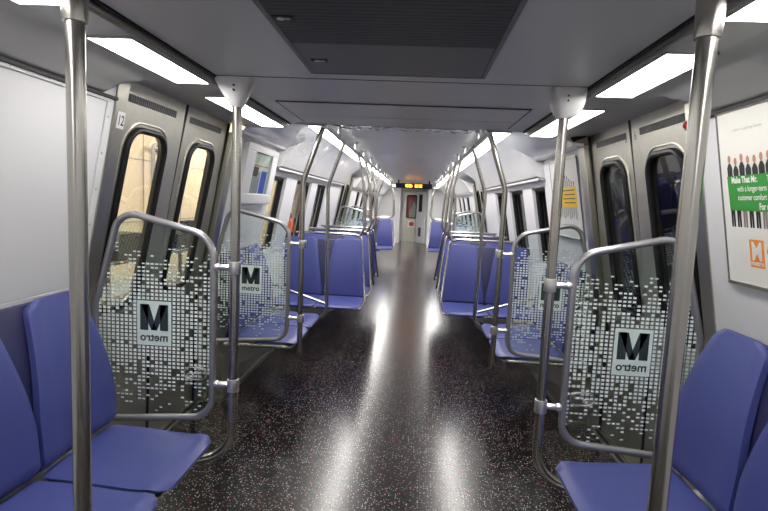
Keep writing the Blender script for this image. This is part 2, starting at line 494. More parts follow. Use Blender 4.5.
# windows of the walls
wn = 0
for s in (-1, 1):
    for (a, b) in WIN:
        wn += 1
        win = thing('window_%d' % wn, (s * 1.3, (a + b) / 2, WZ0), kind='structure')
        wm = wall_map(s, -0.085)
        g = MB(); g.tube([wm(y, z, 0.03) for y, z in rrect(a + 0.012, b - 0.012, WZ0 + 0.012, WZ1 - 0.012, 0.07, 6)], 0.026, 8, closed=True)
        g.build('window_gasket', M['rubber'], win)
        # black reveal frame
        g = MB()
        rr = rrect(a + 0.02, b - 0.02, WZ0 + 0.02, WZ1 - 0.02, 0.06, 5)
        oo = []
        for y, z in rr:
            oo.append((a if y < a + 0.09 else (b if y > b - 0.09 else y), WZ0 if z < WZ0 + 0.09 else (WZ1 if z > WZ1 - 0.09 else z)))
        A = [g.bm.verts.new(wm(y, z, 0.02)) for y, z in rr]; B = [g.bm.verts.new(wm(y, z, 0.02)) for y, z in oo]
        C_ = [g.bm.verts.new(wm(y, z, 0.005)) for y, z in rr]; D_ = [g.bm.verts.new(wm(y, z, 0.005)) for y, z in oo]
        n = len(rr)
        for X_, Y_ in ((A, B), (B, D_), (D_, C_), (C_, A)):
            for i in range(n): g.face([X_[i], X_[(i + 1) % n], Y_[(i + 1) % n], Y_[i]])
        g.build('window_frame', M['rubber'], win, smooth=False)
        # wide black sealant band on the far reveal
        MB().polymap([(b - 0.012, WZ0 + 0.01), (b - 0.001, WZ0 + 0.01), (b - 0.001, WZ1 - 0.01), (b - 0.012, WZ1 - 0.01)], wall_map(s, -0.03), -0.055).build('reveal_seal', M['rubber'], win, smooth=False)
        MB().polymap([(a + 0.02, WZ0 + 0.02), (b - 0.02, WZ0 + 0.02), (b - 0.02, WZ1 - 0.02), (a + 0.02, WZ1 - 0.02)], wall_map(s, -0.078), -0.006).build('glass_pane', M['glass'], win, smooth=False)

# ------------------------------------------------------------------ writing
def text_polys(txt, size, bold=0.0, align='CENTER', spacing=1.0):
    cu = bpy.data.curves.new('t', 'FONT'); cu.body = txt; cu.size = size; cu.offset = bold
    cu.align_x = align; cu.align_y = 'BOTTOM_BASELINE'; cu.space_character = spacing
    cu.resolution_u = 3
    o = bpy.data.objects.new('t', cu); col.objects.link(o)
    dg = bpy.context.evaluated_depsgraph_get(); dg.update()
    me = bpy.data.meshes.new_from_object(o.evaluated_get(dg))
    vs = [(v.co.x, v.co.y) for v in me.vertices]; fs = [list(p.vertices) for p in me.polygons]
    bpy.data.objects.remove(o); bpy.data.meshes.remove(me); bpy.data.curves.remove(cu)
    return vs, fs

def text_mesh(name, m, parent, fn, items):
    """items: (text, size, bold, cx, cy, align, xscale); fn(a, b) -> world point"""
    g = MB()
    for txt, size, bold, cx, cy, al, xs in items:
        vs, fs = text_polys(txt, size, bold, al)
        V = [g.bm.verts.new(fn(cx + x * xs, cy + y)) for x, y in vs]
        for f in fs: g.face([V[i] for i in f])
    return g.build(name, m, parent, smooth=False)

# ------------------------------------------------------------------ seats
def seat_parts(mp, parent, u0, u1, taper=(0.30, 0.66, 1.15, 0.072, 0.072, 0.045)):
    """one moulded seat between lateral u0..u1; mp(u, f, z): f = forward from the back foot"""
    uc, hw = (u0 + u1) / 2, (u1 - u0) / 2
    # pan
    rings = []
    path = []
    D = 0.465
    for k in range(15):
        t = k / 14
        f = D * t
        z = 0.472 - 0.022 * math.sin(t * PI * 0.85) + 0.004 * t
        if t > 0.85: z -= 0.05 * ((t - 0.85) / 0.15) ** 2 * 0.5
        path.append((t, f, z))
    for t, f, z in path:
        r = 0.04
        dist = D - f
        w = hw - 0.004
        if dist < r: w = hw - 0.004 - r + math.sqrt(max(r * r - (r - dist) ** 2, 0)) * 0.98
        if f < 0.02: w = hw - 0.01
        th = 0.026 if 0.02 < f < D - 0.02 else 0.016
        ring = []
        K = 12
        for k in range(K + 1):
            a = -1 + 2 * k / K
            lift = 0.012 * abs(a) ** 3 * math.sin(min(1, t * 1.3) * PI)
            edge = 0.008 * max(0, (abs(a) - 0.86) / 0.14) ** 2
            ring.append(mp(uc + a * w, f, z + lift - edge))
        for k in range(K, -1, -1):
            a = -1 + 2 * k / K
            edge = 0.008 * max(0, (abs(a) - 0.86) / 0.14) ** 2
            ring.append(mp(uc + a * w * 0.985, f, z - th + edge))
        rings.append(ring)
    g = MB().loft(rings); g.build('seat_pan', M['seat'], parent, flat_angle=1.1)
    # back: tapered, rounded top, slight lumbar curve
    rings = []
    H0, H1 = 0.485, 1.082
    NB = 20
    for k in range(NB + 1):
        t = k / NB
        z = H0 + (H1 - H0) * t
        f = -0.005 - 0.115 * t + 0.030 * math.sin(t * PI * 0.95)
        # half width: full to a third, then tapering in
        wfull = hw - 0.006
        tt = min(1, max(0, (t - taper[0]) / taper[1])) ** taper[2]
        wl, wr = wfull - taper[3] * tt, wfull - taper[4] * tt
        w = (wl + wr) / 2; uq = uc + (wr - wl) / 2
        dist = (H1 - z)
        r = taper[5]
        if dist < r: w = w - r + math.sqrt(max(r * r - (r - dist) ** 2, 0))
        dist = z - H0
        if dist < 0.015: w -= 0.006
        th = 0.034 if 0 < k < NB else 0.014
        ring = []
        K = 12
        for q in range(K + 1):
            a = -1 + 2 * q / K
            wrap = 0.016 * abs(a) ** 2.5
            edge = 0.010 * max(0, (abs(a) - 0.84) / 0.16) ** 2
            ring.append(mp(uq + a * w, f + wrap * (1 - t * 0.6) - edge, z))
        for q in range(K, -1, -1):
            a = -1 + 2 * q / K
            edge = 0.008 * max(0, (abs(a) - 0.84) / 0.16) ** 2
            ring.append(mp(uq + a * w * 0.985, f - th + edge, z))
        rings.append(ring)
    g = MB().loft(rings); g.build('backrest', M['seat'], parent, flat_angle=1.1)

def rear_shell(mp, parent, u0, u1, top=1.068):
    """dark moulded carrier behind and between the two backs"""
    rings = []
    for k in range(9):
        t = k / 8
        z = 0.46 + (top - 0.46) * t
        f = -0.03 - 0.105 * t + 0.02 * math.sin(t * PI)
        i0 = 0.014 + 0.10 * t
        w0, w1 = u0 + i0, u1 - i0
        rings.append([mp(w0, f, z), mp(w1, f, z), mp(w1, f - 0.03, z), mp(w0, f - 0.03, z)])
    MB().loft(rings).build('rear_shell', M['seat_dark'], parent, bevel=0.006)

def bench(s, y0, n, label, group, W=0.463):
    """longitudinal seats: backs to the side wall, knees to the aisle; y0 near end"""
    XB = 1.175
    t = thing('bench_seat', (s * 1.0, y0 + n * W / 2, 0.0), label, 'seat', group)
    def mp(u, f, z): return Vector((s * (XB - f + (0.02 if z < 0.5 else 0.0)), u, z))
    for k in range(n):
        seat_parts(mp, t, y0 + k * W + 0.004, y0 + (k + 1) * W - 0.004)
    rear_shell(mp, t, y0, y0 + n * W)
    g = MB()
    ya, yb = y0 + 0.01, y0 + n * W - 0.01
    g.tube(fillet([(s * 1.26, ya + .0, .413), (s * 0.772, ya + .0, .416), (s * 0.772, yb - .0, .416), (s * 1.26, yb - .0, .413)], 0.05), 0.014, 10)
    g.tube([(s * 1.05, ya, .405), (s * 1.05, yb, .405)], 0.014, 8)
    for k in range(1, n):
        g.tube([(s * 1.26, y0 + k * W, .40), (s * 0.80, y0 + k * W, .412)], 0.012, 8)
    g.build('seat_frame', M['tube'], t)
    for y in (y0 + 0.25 * W * n, y0 + 0.75 * W * n):
        g = MB(); g.loft([[Vector((s * x, y - 0.02, z)) for x, z in ((1.25, 0.39), (0.86, 0.395), (0.88, 0.36), (1.25, 0.18))],
                [Vector((s * x, y + 0.02, z)) for x, z in ((1.25, 0.39), (0.86, 0.395), (0.88, 0.36), (1.25, 0.18))]])
        g.build('wall_bracket', M['frame_tube'], t)
    return t

def row(s, yf, face, label, group):
    """transverse pair; yf = front edge of the pans; face=-1 looks at the camera, +1 away from it"""
    W = 0.452
    X0 = 0.415
    yb = yf - face * 0.43
    t = thing('double_seat', (s * (X0 + W), yb, 0.0), label, 'seat', group)
    def mp(u, f, z): return Vector((s * u, yb + face * f, z))
    for k in range(2):
        seat_parts(mp, t, X0 + k * (W + 0.005), X0 + W + k * (W + 0.005), (0.06, 0.92, 1.0) + ((0.055, 0.09) if k == 0 else (0.09, 0.004)) + (0.025,))
    rear_shell(mp, t, X0, X0 + 2 * W + 0.005)
    g = MB()
    F = face
    pts = [(s * 1.30, yf - F * .04, .415), (s * (X0 + .0), yf - F * .035, .42), (s * (X0 - .012), yb + F * 0.02, .44),
           (s * (X0 + .07), yb - F * 0.135, 1.135), (s * 1.21, yb - F * 0.135, 1.135)]
    g.tube(fillet(pts, [0, .06, .05, .07, 0], 6), 0.0135, 10)
    g.tube(fillet([(s * 1.30, yb + F * .06, .40), (s * (X0 + .06), yb + F * .06, .41), (s * (X0 + .06), yf - F * .1, .41)], .05), 0.013, 8)
    g.build('seat_frame', M['tube'], t)
    g = MB()
    ya, y2 = sorted((yb, yf - F * 0.1))
    g.loft([[Vector((s * x, y, z)) for x, z in ((1.25, 0.39), (0.66, 0.395), (0.70, 0.36), (1.25, 0.16))] for y in ((ya + y2) / 2 - 0.03, (ya + y2) / 2 + 0.03)])
    g.build('wall_bracket', M['frame_tube'], t)
    return t

side = {-1: 'left', 1: 'right'}
gb = 'blue bench seats with their backs to the side walls'
bench(-1, 1.192, 2, 'pair of blue seats along the left wall nearest the camera, under the blank white panel', gb)
bench(1, 1.192, 2, 'pair of blue seats along the right wall nearest the camera, under the people poster', gb)
bench(-1, 3.59, 2, 'pair of blue seats along the left wall past the first doors, under the map', gb, 0.51)
bench(1, 3.59, 2, 'pair of blue seats along the right wall past the first doors, under a poster', gb, 0.51)
bench(-1, 7.86, 2, 'pair of blue seats along the left wall just before the second doors', gb)
bench(1, 7.86, 2, 'pair of blue seats along the right wall just before the second doors', gb)
bench(-1, 10.30, 2, 'pair of blue seats along the left wall just past the second doors', gb)
bench(1, 10.30, 2, 'pair of blue seats along the right wall just past the second doors', gb)
gr = 'blue double seats set across the car'
FR = ((5.0, -1, 'first row facing the camera'), (5.72, -1, 'second row facing the camera'), (6.92, 1, 'first row facing away from the camera'), (7.64, 1, 'second row facing away from the camera'),
      (11.78, -1, 'nearest row past the second doors'), (12.5, -1, 'far row behind another past the second doors'))
for s in (-1, 1):
    for yf, f, d in FR:
        row(s, yf, f, 'blue double seat %s of the aisle, %s' % (side[s], d), gr)

# ------------------------------------------------------------------ screens
FIR = [(0.775, 0.50), (0.775, 1.315), (1.20, 1.415), (1.315, 0.98), (1.325, 0.455)]
def windscreen(s, y, mirrored, label, full=True):
    t = thing('windscreen', (s * 1.05, y, 0.455), label, 'partition', 'glass windscreens beside the doors')
    pts = fillet([(s * x, y, z) for x, z in FIR], [0.10, 0.12, 0.09, 0.1, 0.05], 7, closed=True)
    fr = MB(); fr.tube(pts, 0.0155, 12, closed=True)
    fr.build('frame', M['frame_tube'], t)
    g = MB(); g.polymap([(p.x, p.z) for p in pts], lambda a, b, off=0: Vector((a, y - 0.003 + off, b)), 0.006)
    g.mi = 1
    # dot print
    rnd = random.Random(int(y * 100) + (s + 1) * 7)
    P = [(p.x * s, p.z) for p in pts]
    def inside(x, z):
        c = False; n = len(P); j = n - 1
        for i in range(n):
            if (P[i][1] > z) != (P[j][1] > z) and x < (P[j][0] - P[i][0]) * (z - P[i][1]) / (P[j][1] - P[i][1]) + P[i][0]: c = not c
            j = i
        return c
    px, pz = 0.0200, 0.0172
    yy = y - 0.0042
    nz = int(0.9 / pz)
    for i in range(29):
        for k in range(nz):
            x = 0.791 + i * px; z = 0.4955 + k * pz
            if not (inside(x - 0.014, z) and inside(x + 0.014, z)): continue
            if 0.955 < x < 1.128 and 0.808 < z < 1.025: continue
            d = abs(z - 0.90) + rnd.uniform(-0.02, 0.02) + 0.05 * max(0, abs(x - 1.04) - 0.1)
            e = min(1, max(0, (d - 0.12) / 0.26))
            if z > 0.9: e = min(1, max(0, (d - 0.12) / 0.24))
            if e >= 1: continue
            prob = 0.93 - 0.80 * e ** 1.3
            if rnd.random() > prob: continue
            w_ = px * 0.335; h_ = pz * (0.345 - 0.20 * e)
            v = [g.bm.verts.new((s * (x + a * w_), yy, z + b * h_)) for a, b in ((-1, -1), (1, -1), (1, 1), (-1, 1))]
            g.face(v)
    g.build('glass_pane', [M['screen_glass'], M['print']], t, smooth=False)
    yl = y - 0.005
    pl = MB().polymap([(s * a, b) for a, b in ((0.963, 0.815), (1.12, 0.815), (1.12, 1.017), (0.963, 1.017))], lambda a, b, off=0: Vector((a, yl + off, b)), 0.0008)
    pl = pl.build('logo_plate', M['logo'], t, smooth=False)
    dirx = -1 if mirrored else 1
    yt = yl - 0.0008
    # heavy M drawn as a solid glyph, its legs square and its centre vertex on the baseline
    w, hgt, st = 0.128, 0.118, 0.037
    cx, b0 = s * 1.0415, 0.884
    Mp = [(-w / 2, 0), (-w / 2, hgt), (-w / 2 + st * 1.15, hgt), (0, hgt * 0.34), (w / 2 - st * 1.15, hgt), (w / 2, hgt), (w / 2, 0), (w / 2 - st, 0), (w / 2 - st, hgt * 0.62),
          (0.012, 0), (-0.012, 0), (-w / 2 + st, hgt * 0.62), (-w / 2 + st, 0)]
    if True:
        g = MB()
        V = [(a, b) for a, b in Mp]
        quads = [[(-w / 2, 0), (-w / 2 + st, 0), (-w / 2 + st, hgt), (-w / 2, hgt)], [(w / 2 - st, 0), (w / 2, 0), (w / 2, hgt), (w / 2 - st, hgt)],
                 [(-0.013, 0), (0.013, 0), (-w / 2 + st + 0.004, hgt), (-w / 2 + 0.004, hgt)], [(-0.013, 0), (0.013, 0), (w / 2 - 0.004, hgt), (w / 2 - st - 0.004, hgt)]]
        for q in quads:
            g.face([g.bm.verts.new((cx + dirx * a, yt, b0 + b)) for a, b in q])
        g.build('letter_m', M['ink'], pl, smooth=False)
    text_mesh('lettering', M['ink'], pl, lambda a, b: Vector((cx + dirx * a, yt, b)), [('metro', 0.052, 0.0012, 0, 0.836, 'CENTER', 0.98)])
    # small latch-shaped hand hold tab low on the pane near the aisle
    if full:
        g = MB()
        for q in (-1, 1):
            c = [(s * (0.850 + q * 0.022 + 0.016 * math.cos(a)), y - 0.010, 0.70 - q * 0.012 + 0.012 * math.sin(a)) for a in [2 * PI * k / 16 for k in range(16)]]
            g.tube(c, 0.0035, 6, closed=True)
        c = [(s * (0.850 + a), y - 0.010, 0.70 - b) for a, b in rrect(-0.05, 0.05, -0.028, 0.028, 0.027, 5)]
        g.tube(c, 0.003, 6, closed=True)
        g.build('pane_fitting', M['frame_tube'], t)
    return t

for s in (-1, 1):
    windscreen(s, 2.18, True, 'clear dotted glass windscreen with mirror-image lettering, nearest the camera on the %s' % side[s])
    windscreen(s, 3.52, False, 'dotted glass windscreen on the far side of the first %s doors' % side[s])
    windscreen(s, 8.85, True, 'small-looking dotted windscreen on the near side of the second %s doors' % side[s], False)
    windscreen(s, 10.2, False, 'small-looking dotted windscreen on the far side of the second %s doors' % side[s], False)

# ------------------------------------------------------------------ poles and stanchions
R = 0.0205
def clamps(t, s, y, zs=(1.185, 0.655)):
    for z in zs:
        g = MB()
        g.cyl((s * 0.68, y, z - 0.028), (s * 0.68, y, z + 0.028), 0.0265)
        g.cyl((s * 0.70, y, z), (s * 0.766, y, z), 0.013, 14)
        g.cyl((s * 0.748, y, z), (s * 0.768, y, z), 0.0165, 14)
        g.build('clamp', M['clamp'], t, bevel=0.002)

def door_pole(s, y, label, cl=True):
    t = thing('grab_pole', (s * 0.68, y, 0.30), label, 'pole', 'stainless grab poles')
    g = MB()
    g.tube(fillet([(s * .68, y, 1.92), (s * .68, y, .33), (s * .98, y - 0.10, .30)], [0, .13, 0], 9), R, 20)
    g.build('pole', M['tube'], t)
    # funnel shaped ceiling bracket
    rings = []
    top = 1.99
    for k in range(9):
        q = k / 8
        z = top - 0.118 * q
        e = q ** (1.25 if s < 0 else 4.0)
        hx = 0.082 * (1 - e) + 0.025 * e if s < 0 else 0.068 * (1 - e) + 0.03 * e
        hy = 0.05 * (1 - e) + 0.025 * e
        p = 4.0 - 1.8 * q
        ring = []
        for a in range(28):
            th = 2 * PI * a / 28
            c, s_ = math.cos(th), math.sin(th)
            ring.append(Vector((s * (.68 + 0.012 * (1 - e)) + hx * math.copysign(abs(c) ** (2 / p), c), y + 0.0 + hy * math.copysign(abs(s_) ** (2 / p), s_), z)))
        rings.append(ring)
    b = MB().loft(rings).build('ceiling_bracket', M['bracket'], t, flat_angle=0.8)
    g = MB()
    for z in (top - 0.036, top - 0.055):
        g.cyl((s * .68, y - 0.052, z), (s * .68, y - 0.040, z), 0.004, 10)
    g.build('screw', M['dark'], b)
    if cl: clamps(t, s, y)
    return t
for s in (-1, 1):
    door_pole(s, 2.18, 'stainless pole before the first %s doors, white bracket on top' % side[s])
    t = thing('grab_pole', (s * 0.691, 1.157, 0.0), 'thick-looking stainless grab pole nearest the camera on the %s' % side[s], 'pole', 'stainless grab poles')
    g = MB(); g.tube([(s * .691, 1.157, 0.0), (s * .691, 1.157, 1.95)], 0.0205, 24); g.build('pole', M['tube'], t)
    MB().cyl((s * .691, 1.157, 1.872), (s * .691, 1.157, 1.99), 0.0265, 24, 0.029).build('ceiling_collar', M['tube'], t, bevel=0.002)
    MB().cyl((s * .691, 1.157, 0.0), (s * .691, 1.157, 0.03), 0.04, 24, 0.03).build('floor_flange', M['tube'], t)

def stanchion(s, pts, fil, label, y, joint=True, cl=None):
    t = thing('grab_stanchion', (pts[0][0], y, min(p[2] for p in pts)), label, 'pole', 'bent stainless stanchions joined to the overhead rails')
    g = MB(); g.tube(fillet(pts, fil, 9), 0.0165 if y > 4 else 0.0185, 16); g.build('pole', M['tube'], t)
    if cl: clamps(t, s, y, cl)
    if joint:
        p = pts[0]
        MB().cyl((p[0], p[1] - 0.03, p[2]), (p[0], p[1] + 0.03, p[2]), 0.0235).build('rail_joint', M['clamp'], t, bevel=0.002)
    return t
RX, RZ = 0.555, 2.005
for s in (-1, 1):
    S = side[s]
    stanchion(s, [(s * RX, 3.52, RZ), (s * .69, 3.52, 1.62), (s * .68, 3.52, .39), (s * .70, 3.60, .385)], [0, .3, .03, 0],
              'bent stanchion clamped to the windscreen past the first %s doors' % S, 3.52, cl=(1.185, 0.655))
    t = stanchion(s, [(s * RX, 4.5, RZ), (s * .685, 4.5, 1.62), (s * .66, 4.5, .46), (s * .84, 4.5, .375)], [0, .3, .14, 0],
                  'bent stanchion ending the %s bench, with a sloping arm bar to the wall' % S, 4.5)
    MB().tube([(s * .665, 4.5, .565), (s * 1.23, 4.56, .725)], 0.012, 12).build('arm_bar', M['tube'], t)
    for yf, f, d in FR:
        yb = yf - f * 0.43; y = yb - f * 0.135
        stanchion(s, [(s * RX, y, RZ), (s * .485, y, 1.72), (s * .455, y, 1.22), (s * .505, y, 1.115), (s * .56, y, 1.135)], [0, .3, .08, .03, 0],
                  'bent stanchion rising from the %s double seat, %s' % (S, d), y)
    t = stanchion(s, [(s * RX, 7.86, RZ), (s * .685, 7.86, 1.62), (s * .66, 7.86, .46), (s * .84, 7.86, .375)], [0, .3, .14, 0],
                  'bent stanchion at the start of the %s bench before the second doors' % S, 7.86)
    door_pole_label = 'bent stanchion clamped to the near windscreen of the second %s doors'
    stanchion(s, [(s * RX, 8.85, RZ), (s * .69, 8.85, 1.62), (s * .68, 8.85, .39), (s * .70, 8.77, .385)], [0, .3, .03, 0], door_pole_label % S, 8.85, cl=(1.185, 0.655))
    stanchion(s, [(s * RX, 10.2, RZ), (s * .69, 10.2, 1.62), (s * .68, 10.2, .39), (s * .70, 10.28, .385)], [0, .3, .03, 0],
              'bent stanchion clamped to the far windscreen of the second %s doors' % S, 10.2, cl=(1.185, 0.655))
    # overhead rails
    for a, b, lab in ((3.46, 8.92, 'long overhead grab rail over the %s seats before the second doors' % S), (10.14, 13.2, 'overhead grab rail over the %s seats past the second doors' % S)):
        t = thing('overhead_rail', (s * RX, (a + b) / 2, RZ), lab, 'rail', 'overhead grab rails')
        g = MB(); g.tube(fillet([(s * (RX - .01), a, 2.10), (s * RX, a, RZ), (s * RX, b, RZ), (s * (RX - .01), b, 2.10)], 0.05, 6), 0.0165, 16)
        g.build('rail', M['steel'], t)
        for y in [q for q in (4.2, 5.3, 6.15, 7.05, 8.1, 10.9, 11.9, 12.8) if a < q < b]:
            g = MB(); g.cyl((s * RX, y, RZ), (s * RX, y, 2.09), 0.011, 14); g.cyl((s * RX, y, 2.082), (s * RX, y, 2.1), 0.026, 16); g.cyl((s * RX, y - .03, RZ), (s * RX, y + .03, RZ), 0.0215, 16)
            g.build('rail_bracket', M['clamp'], t)

# ------------------------------------------------------------------ lights
def lamp(s, x0, x1, y0, y1, z, label):
    t = thing('ceiling_light', (s * (x0 + x1) / 2, (y0 + y1) / 2, z), label, 'light', 'fluorescent ceiling light strips')
    a, b = sorted((s * x0, s * x1))
    MB().box(a + 0.004, b - 0.004, y0 + 0.004, y1 - 0.004, z, z + 0.008).build('diffuser', M['lamp_main' if z > 2 else 'lamp'], t, smooth=False)
    g = MB()
    g.box(a, a + 0.004, y0, y1, z - 0.001, z + 0.012); g.box(b - 0.004, b, y0, y1, z - 0.001, z + 0.012)
    g.box(a, b, y0, y0 + 0.004, z - 0.001, z + 0.012); g.box(a, b, y1 - 0.004, y1, z - 0.001, z + 0.012)
    g.build('housing', M['cove'], t, smooth=False)
NL = ((-2.4, -1.55, 'behind the camera, farthest back'), (-1.3, -0.45, 'behind the camera, nearest to it'), (-0.1, 0.42, 'just overhead of the camera'), (0.68, 1.295, 'beside the nearest pole, cut by the top edge'), (1.555, 2.145, 'between the nearest pole and the bracketed pole'), (2.43, 3.35, 'over the first doors, behind the bracketed pole'))
ML = ((4.14, 6.38, 'first long strip of the higher ceiling'), (6.46, 8.75, 'second long strip of the higher ceiling'), (8.95, 11.2, 'over the second doors'), (11.28, 13.5, 'fourth long strip of the higher ceiling'), (13.7, 16.0, 'fifth long strip, beyond the message sign'), (16.2, 18.5, 'last long strip before the end wall'))
for s in (-1, 1):
    for a, b, d in NL: lamp(s, 0.785, 0.932, a, b, 1.957, 'white light strip on the %s, %s' % (side[s], d))
    for a, b, d in ML: lamp(s, 0.668, 0.806, a, b, 2.082, 'white light strip on the %s, %s' % (side[s], d))

# ------------------------------------------------------------------ ceiling grille, access panel
t = thing('air_grille', (0, 0.8, 1.985), 'dark air grille and hatch set in the low grey ceiling', 'grille')
g = MB()
X1 = 0.335
def ringbox(g, x0, x1, y0, y1, w, z0, z1):
    g.box(x0, x0 + w, y0, y1, z0, z1); g.box(x1 - w, x1, y0, y1, z0, z1); g.box(x0 + w, x1 - w, y1 - w, y1, z0, z1); g.box(x0 + w, x1 - w, y0, y0 + w, z0, z1)
ringbox(g, -X1, X1, -0.6, 2.03, 0.016, 1.983, 1.991)
g.build('surround', M['grille_panel'], t, smooth=False, bevel=0.002)
g = MB()
for k in range(92):
    y = -0.56 + k * 0.024
    if y > 1.625: break
    g.box(-X1 + .018, X1 - .018, y, y + 0.0215, 1.984, 1.9885)
g.build('louvre', M['grille'], t, smooth=False)
MB().box(-X1 + .018, X1 - .018, 1.642, 2.012, 1.9835, 1.9895).build('hatch', M['grille_panel'], t, smooth=False, bevel=0.002)
for x, y in ((-0.285, 1.42), (-0.265, 1.83)):
    g = MB(); g.box(x - .03, x + .03, y - .014, y + .014, 1.9815, 1.9838); lt = g.build('latch', M['dark'], t, smooth=False)
    g = MB(); g.cyl((x - 0.008, y, 1.979), (x - 0.008, y, 1.984), 0.010, 14); g.box(x - .004, x + .018, y - .004, y + .004, 1.9795, 1.983); g.build('key_cam', M['clamp'], lt)
t = thing('access_panel', (0, 2.97, 1.985), 'long grey ceiling access panel with a hinge line past the grille', 'panel')
MB().box(-0.635, 0.635, 2.64, 3.02, 1.984, 1.991).build('front_leaf', M['ceiling'], t, smooth=False, bevel=0.002)
MB().box(-0.635, 0.635, 3.025, 3.28, 1.984, 1.991).build('rear_leaf', M['ceiling'], t, smooth=False, bevel=0.002)
g = MB(); ringbox(g, -0.645, 0.645, 2.63, 3.29, 0.008, 1.986, 1.9905); g.build('seam', M['grille'], t, smooth=False)
trim(MB().box(-0.755, 0.755, 2.128, 2.134, 1.9885, 1.9905), M['grille'], smooth=False)
for x in (-0.6, 0.0, 0.6): MB().cyl((x, 2.68, 1.981), (x, 2.68, 1.985), 0.008, 12).build('key_lock', M['clamp'], t)

# crumpled clear film still taped where the ceiling steps up
g = MB(); rf = random.Random(3)
nx, ny = 150, 16
from mathutils import noise as mn
V = [[g.bm.verts.new((-0.62 + 1.24 * i / nx, 4.06 + 0.20 * j / ny, 2.092 - 0.018 * abs(mn.noise(Vector((i * 0.13, j * 0.09, 1)))) - 0.006 * abs(mn.noise(Vector((i * 0.4, j * 0.3, 5)))))) for j in range(ny + 1)] for i in range(nx + 1)]
for i in range(nx):
    for j in range(ny): g.face([V[i][j], V[i + 1][j], V[i + 1][j + 1], V[i][j + 1]])
tag(g.build('plastic_film', M['film_clear']), 'crumpled shiny protective film along the step up to the higher ceiling', 'film')

# ------------------------------------------------------------------ message sign
t = thing('message_sign', (0, 13.5, 1.885), 'black message sign with amber lit characters hung across the far ceiling', 'sign')
MB().box(-0.47, 0.47, 13.40, 13.50, 1.89, 2.02).build('sign_case', M['rubber'], t, smooth=False, bevel=0.004)
g = MB()
for x in (-0.4, 0.4): g.box(x - .02, x + .02, 13.43, 13.47, 2.015, 2.1)
g.build('hanger', M['rubber'], t, smooth=False)
g = MB()
for i, x0 in enumerate((-0.22, -0.12, 0.03, 0.13)):
    for k in range(4):
        for r_ in range(5):
            if (i * 7 + k * 3 + r_ * 5) % 4 == 0: continue
            x = x0 + k * 0.021; z = 1.918 + r_ * 0.016
            g.box(x, x + 0.015, 13.394, 13.40, z, z + 0.011)
g.build('lit_characters', M['amber'], t, smooth=False)

# ------------------------------------------------------------------ end of the car
for s in (-1, 1):
    g = MB(); g.box(*sorted((s * 0.52, s * 1.4)), 19.3, 19.38, 0, 2.10); g.box(*sorted((s * 0.50, s * 0.56)), 19.38, YE, 0, 2.10)
    g.build('wall_end_' + side[s], M['wall'], smooth=False, kind='structure', bevel=0.01)
g = MB(); g.box(-0.56, -0.42, YE, YE + .06, 0, 2.1); g.box(0.14, 0.56, YE, YE + .06, 0, 2.1); g.box(-0.42, 0.14, YE, YE + .06, 1.92, 2.1)
g.build('wall_far', M['wall'], smooth=False, kind='structure')
dd = thing('door_7', (-0.14, YE + .04, 0), kind='structure')
g = MB(); g.box(-0.42, 0.14, YE + .02, YE + .05, 0, 0.93); g.box(-0.42, 0.14, YE + .02, YE + .05, 1.82, 1.92); g.box(-0.42, -0.29, YE + .02, YE + .05, 0.93, 1.82); g.box(0.09, 0.14, YE + .02, YE + .05, 0.93, 1.82)
dl = g.build('door_leaf', M['door_steel'], dd, smooth=False)
g = MB(); g.tube([(x, YE + .015, z) for x, z in rrect(-0.29, 0.09, 0.93, 1.82, 0.07)], 0.022, 8, closed=True); g.build('window_gasket', M['rubber'], dl)
MB().box(-0.29, 0.09, YE + .035, YE + .042, 0.93, 1.82).build('glass_pane', M['glass'], dl, smooth=False)
g = MB(); g.box(-0.22, 0.06, YE + .012, YE + .02, 0.56, 0.80); pl = g.build('notice_plate', M['label'], dd, smooth=False)
g = MB(); g.cyl((-0.08, YE + .008, 0.69), (-0.08, YE + .012, 0.69), 0.095, 24); g.build('red_disc', M['red'], pl)
# open white cab door with a narrow dark window and a vent, swung against the right
dd = thing('door_8', (0.40, 20.3, 0), kind='structure')
a0, a1 = Vector((0.13, 20.05, 0)), Vector((0.47, 19.45, 0))
dr = (a1 - a0).normalized(); nn = Vector((dr.y, -dr.x, 0)); LL = (a1 - a0).length
def sl(u0, u1, z0, z1, o0, o1):
    g = MB(); q = []
    for o in (o0, o1):
        q.append([a0 + dr * u + nn * o + Vector((0, 0, z)) for u, z in ((u0, z0), (u1, z0), (u1, z1), (u0, z1))])
    return g.loft(q)
dl = sl(0, LL, 0.01, 1.95, 0, 0.035).build('door_leaf', M['wall'], dd, smooth=False)
off = -1 if nn.y > 0 else 1
o_ = (-0.004, 0.0) if nn.y > 0 else (0.035, 0.039)
sl(LL * .25, LL * .62, 1.2, 1.86, *o_).build('door_window', M['rubber'], dl, smooth=False)
sl(LL * .3, LL * .6, 0.25, 0.6, *o_).build('vent_grille', M['grille'], dl, smooth=False)
# what stands beyond the end door window: red board with pale figure shape
t = thing('warning_board', (-0.1, YE + 0.9, 0.2), 'red board with a pale upright shape seen through the end door window', 'board')
MB().box(-0.7, 0.5, YE + .9, YE + .93, 0.9, 2.0).build('board', M['red'], t, smooth=False)
g = MB(); g.loft([[Vector((x, y, z)) for x, z in ((-0.20, 0.9), (0.16, 0.9), (0.14, 1.25), (0.05, 1.42), (0.03, 1.56), (-0.05, 1.56), (-0.07, 1.42), (-0.18, 1.2))] for y in (YE + .885, YE + .899)])
g.build('pale_shape', M['label'], t, smooth=False)
MB().box(-0.66, -0.62, YE + .9, YE + .94, 0, .92).build('post', M['pipe'], t, smooth=False)
trim(MB().box(-1.5, 1.5, YB - .08, YB, 0, 2.2), M['wall'], smooth=False)
trim(MB().box(-1.5, 1.5, YE + 1.2, YE + 1.25, 0, 2.2), M['wall'], smooth=False)

